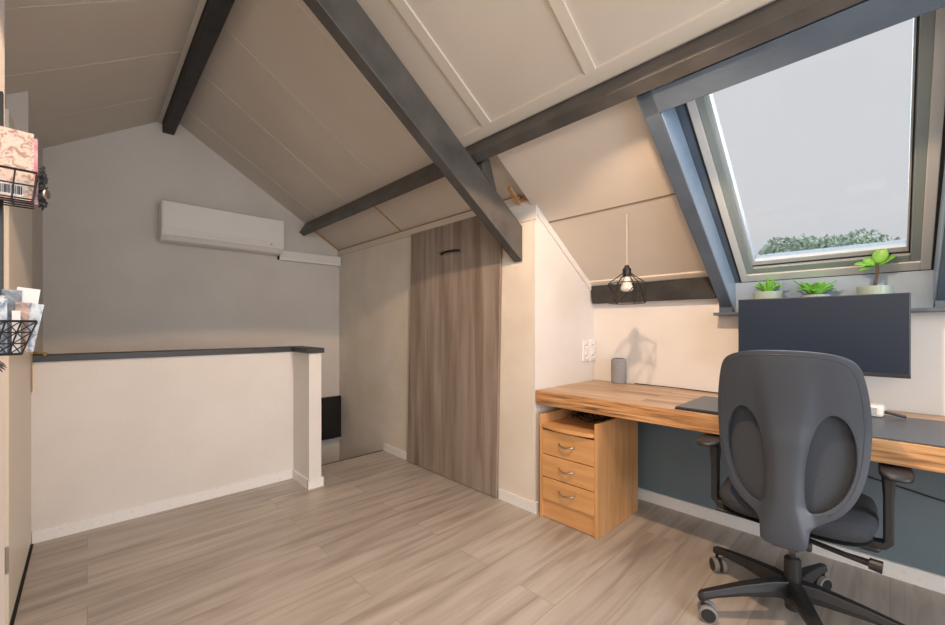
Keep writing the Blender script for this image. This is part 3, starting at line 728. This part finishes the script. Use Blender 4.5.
def shell_mesh(loops, keep, step=.011, thick=.012, dx=0.0, f=backx):
    vs = []; es = []
    for lp in loops:
        s0 = len(vs); vs += [Vector(q) for q in lp]; es += [(s0 + i, s0 + (i + 1) % len(lp)) for i in range(len(lp))]
    ys = [q[0] for q in loops[0]]; zs = [q[1] for q in loops[0]]
    y = min(ys)
    i = 0
    while y < max(ys):
        z = min(zs) + (step / 2 if i % 2 else 0)
        while z < max(zs):
            if keep((y, z)):
                dmin = min((Vector((y, z)) - v).length for v in vs[:sum(len(l) for l in loops)])
                if dmin > step * .5: vs.append(Vector((y, z)))
            z += step
        y += step * .87; i += 1
    ov, oe, of, *_ = delaunay_2d_cdt(vs, es, [], 0, 1e-5)
    bm = bmesh.new(); bv = [bm.verts.new((f(v.x, v.y) + dx, v.x, v.y)) for v in ov]
    for t in of:
        c = sum((ov[k] for k in t), Vector((0, 0))) / len(t)
        if keep((c.x, c.y)): bm.faces.new([bv[k] for k in t])
    for v in [v for v in bm.verts if not v.link_faces]: bm.verts.remove(v)
    return bm
keep = lambda p: inside(p, outl) and not inside(p, hR) and not inside(p, hL)
bm = shell_mesh([outl, hR, hL], keep)
sh = obj('back_shell', bm, M['chairback'], ch, smooth=True)
m_ = sh.modifiers.new('thick', 'SOLIDIFY'); m_.thickness = .014; m_.offset = 0
b_ = sh.modifiers.new('bev', 'BEVEL'); b_.width = .004; b_.segments = 2; b_.limit_method = 'ANGLE'; b_.angle_limit = math.radians(60)
# front cushion seen through the openings
inner = [(a * .965, .757 + (max(b, .462) - .757) * .965) for a, b in outl if b > .46]
flat = lambda y, z: backx(0, z) + .030 * min(1, max(0, (1.04 - z) / .30)) + 1.15 * y * y
bm = shell_mesh([inner], lambda p: inside(p, inner), step=.018, dx=.034, f=flat)
fc = obj('back_cushion', bm, M['meshcloth'], ch, smooth=True)
m_ = fc.modifiers.new('thick', 'SOLIDIFY'); m_.thickness = .022; m_.offset = 0
# thin rim line round the shell
bm = bmesh.new(); rimb = [q for q in outl if q[1] > .50]; k0 = max(range(len(rimb)), key=lambda i: (rimb[i][0] - rimb[(i + 1) % len(rimb)][0]) ** 2 + (rimb[i][1] - rimb[(i + 1) % len(rimb)][1]) ** 2); rimb = rimb[k0 + 1:] + rimb[:k0 + 1]
rim = [(backx(a * .93, .757 + (b - .757) * .95) - .007, a * .93, .757 + (b - .757) * .95) for a, b in rimb]
tube(bm, rim, .0018, 6); obj('rim_bead', bm, M['chairback'], ch, smooth=True)
bm = B(((-.225, -.040, .366), (-.10, .040, .404))); tube(bm, [(-.205, -.072, .392), (-.205, .072, .392)], .017, 14); obj('back_bracket', bm, M['black'], ch, bevel=.006)

# ---------------------------------------------------------------- cable on the blue wall
bm = bmesh.new(); tube(bm, [(2.645, .42, .56), (2.643, .30, .50), (2.643, .19, .463), (2.643, .07, .437), (2.643, -.05, .415), (2.643, -.18, .39), (2.643, -.40, .36), (2.643, -.8, .35)], .0035, 6)
tagged('wall_cable', bm, M['black'], 'thin black cable sagging along the blue wall under the desk', 'cable', smooth=True)
bm = bmesh.new(); tube(bm, [(2.68, 1.2, .757), (2.675, .95, .757), (2.65, .75, .757), (2.62, .55, .757)], .003, 6)
tagged('desk_cable', bm, M['black'], 'thin black cable lying on the desk along the white wall', 'cable', smooth=True)

# ---------------------------------------------------------------- wire baskets with magazines at the left edge
rk = tagged('rack_rail', B(((-.50, 1.345, 1.11), (-.1335, 1.359, 1.655))), M['blackmetal'], 'black hanging rail board behind the two wire baskets at the left', 'rail board')
def basket(name, label, z0, z1, tap, rows_, cross, loc, rot):
    bk = thing(name, label, 'basket', loc, rot, 'wire baskets at the left edge')
    W0, D0 = .30, .095                      # extends to -x from its right front corner
    bm = bmesh.new(); r = .0016
    def corner(z): k = (z - z0) / (z1 - z0); return tap * (1 - k)
    def rect(z, rr=r):
        t = corner(z); tube(bm, [(-W0 + t, 0 + t * .5, z), (-t, 0 + t * .5, z), (-t, D0, z), (-W0 + t, D0, z)], rr, 6, closed=True)
    for i in range(rows_ + 1): rect(z0 + (z1 - z0) * i / rows_, .0026 if i == rows_ else r)
    n = 10 if not cross else 14
    for i in range(n + 1):
        x = -W0 * i / n; t = tap
        xb = -t - (W0 - 2 * t) * i / n
        tube(bm, [(x, 0, z1), (xb, t * .5, z0), (xb, D0, z0)], r, 6)
        if cross and i < n:
            x2 = -W0 * (i + 1) / n; xb2 = -t - (W0 - 2 * t) * (i + 1) / n
            for q in range(3):
                a0, a1 = q / 3, (q + 1) / 3
                P_ = lambda xa, xb_, k: (xa + (xb_ - xa) * (1 - k), t * .5 * (1 - k), z0 + (z1 - z0) * k)
                tube(bm, [P_(x, xb, a0), P_(x2, xb2, a1)], r * .7, 5); tube(bm, [P_(x2, xb2, a0), P_(x, xb, a1)], r * .7, 5)
    for i in range(1, 4):
        y = D0 * i / 4; tube(bm, [(0, y, z1), (-tap, y, z0), (-W0 + tap, y, z0)], r, 6)
    obj('wire_basket', bm, M['blackmetal'], bk)
    return bk
b1 = basket('wire_basket', 'upper black wire basket at the left edge holding a patterned magazine', 1.405, 1.462, .006, 2, False, (-.076, 1.236, 0), math.radians(3))
b2 = basket('wire_basket', 'lower black wire basket at the left edge holding paper brochures', 1.083, 1.152, .022, 3, True, (-.076, 1.236, 0), math.radians(3))
bm = bmesh.new()
for k in range(40):
    t = k / 39; a = k * 2.4
    p = Vector((.002, .012 + .07 * t, 1.47 - .055 * t + random.uniform(-.012, .012)))
    q = p + Vector((random.uniform(-.002, .012), random.uniform(-.012, .012), random.uniform(-.016, .01)))
    tube(bm, [p, (p + q) / 2 + Vector((.006, 0, .004)), q], [.001, .004, .001], 5)
obj('side_ornament', bm, M['bezel'], b1)
bm = bmesh.new(); lathe(bm, [(.009, 0), (.011, .002), (.009, .004)], 20); xform(bm, Matrix.Translation((.012, .020, 1.425)) @ Matrix.Rotation(PI / 2, 4, 'Y') @ Matrix.Rotation(.5, 4, 'X')); obj('ornament_disc', bm, M['nickel'], b1)
bm = B(((-.016, .004, 1.150 - .067), (.004, .09, 1.150))); 
bm.free()
def sheet(name, label, cat, loc, rot, w_, h_, t_, m, pages=True, grp=None, lean=0, side=0):
    r = thing(name, label, cat, loc, rot, grp)
    mt = Matrix.Rotation(side, 4, 'Y') @ Matrix.Rotation(lean, 4, 'X')
    bm = xform(B(((-w_, 0, 0), (0, t_ * .15, h_))), mt); obj('cover', bm, m, r)
    if pages:
        bm = xform(B(((-w_, t_ * .15, .001), (-.002, t_, h_ - .002))), mt); obj('pages', bm, M['paper'], r)
    return r
mg = sheet('magazine', 'cream patterned magazine with a barcode standing in the upper wire basket', 'magazine', (-.083, 1.283, 1.409), math.radians(6), .19, .150, .007, M['mag'], lean=math.radians(-2))
bm = bmesh.new()
xx = 0
random.seed(3)
while xx < .034:
    wv = random.choice((.0006, .0010, .0016)); box(bm, (-.052 + xx, -.0010, .012), (-.052 + xx + wv, -.0004, .030)); xx += wv + random.choice((.0006, .001, .0014))
bc = obj('barcode', bm, M['dark'], mg)
bm = B(((-.054, -.0004, .009), (-.016, .0, .032))); obj('barcode_field', bm, M['paper'], mg)
sheet('magazine', 'pink edged magazine directly behind the cream one in the upper wire basket', 'magazine', (-.0785, 1.296, 1.409), math.radians(6), .19, .145, .008, M['mag2'], lean=math.radians(-2))
for x, y, h_, w_, m, lab, sdv in ((-.094, 1.240, .135, .060, 'bro_blue', 'pale blue brochure, leftmost in the lower wire basket', 0), (-.078, 1.250, .150, .028, 'bro_dark', 'dark tall brochure between the blue and brown ones in the lower basket', .03),
                              (-.066, 1.240, .120, .020, 'bro_brown', 'brown brochure in the middle of the lower wire basket', .03), (-.064, 1.255, .155, .034, 'paper', 'tall white leaflet leaning right in the lower basket', .12),
                              (-.058, 1.245, .118, .026, 'bro_blue', 'short photo leaflet leaning right at the front of the lower basket', .16), (-.075, 1.232, .100, .012, 'paper', 'narrow white card standing low in the lower basket', 0)):
    sheet('brochure', lab, 'brochure', (x - .026, y + .03, 1.086), math.radians(8), w_, h_ * .88, .003, M[m], pages=False, grp='brochures in the lower wire basket', side=sdv)
bm = bmesh.new()
for k in range(14):
    a = -1.2 + k * .28; tube(bm, [(-.145, 1.250, 1.080), (-.145 + .014 * math.cos(a), 1.250, 1.073 + .010 * math.sin(a) - .004), (-.145 + .026 * math.cos(a), 1.250, 1.066 + .016 * math.sin(a) - .008)], [.003, .003, .0007], 5)
tagged('dried_bunch', bm, M['bezel'], 'black feathery bunch hanging below the lower wire basket', 'ornament')

# ---------------------------------------------------------------- outside: ground and trees
struct('ground', B(((4, -60, -5.62), (70, 60, -5.6))), mat('grass_ground', (.08, .12, .05), .9))
def tree(loc, R, Hc, label):
    t = thing('tree', label, 'tree', (loc[0], loc[1], -5.6), 0, 'trees outside the roof window')
    bm = bmesh.new(); tube(bm, [(0, 0, 0), (.1, 0, Hc * .5), (0, .1, Hc)], [.28, .22, .12], 10); obj('trunk', bm, M['bark'], t, smooth=True)
    bm = bmesh.new()
    for k in range(9000):
        while True:
            p = Vector((random.uniform(-1, 1), random.uniform(-1, 1), random.uniform(-1, 1)))
            if .35 < p.length < 1: break
        bump = 1 + .16 * math.sin(p.x * 7 + loc[1]) * math.sin(p.y * 6) + .1 * math.sin(p.z * 9)
        c = Vector((p.x * R, p.y * R, Hc + p.z * R * .62)) * 1.0
        c = Vector((c.x * bump, c.y * bump, Hc + (c.z - Hc) * bump))
        s = random.uniform(.05, .13); u = Vector((random.gauss(0, 1), random.gauss(0, 1), random.gauss(0, 1))).normalized(); v = u.orthogonal().normalized()
        vs = [bm.verts.new(c + u * s), bm.verts.new(c + v * s * .6), bm.verts.new(c - u * s), bm.verts.new(c - v * s * .6)]
        bm.faces.new(vs)
    obj('crown', bm, M['treeleaf'], t)
tree((20.0, 2.6, 0), 1.6, 9.12, 'leafy tree seen low through the roof window, left one')
tree((25.0, 1.35, 0), 2.1, 9.50, 'leafy tree seen low through the roof window, middle and tallest')
tree((30.0, -.5, 0), 2.4, 9.35, 'leafy tree seen low through the roof window, right one behind the tree-like plant')
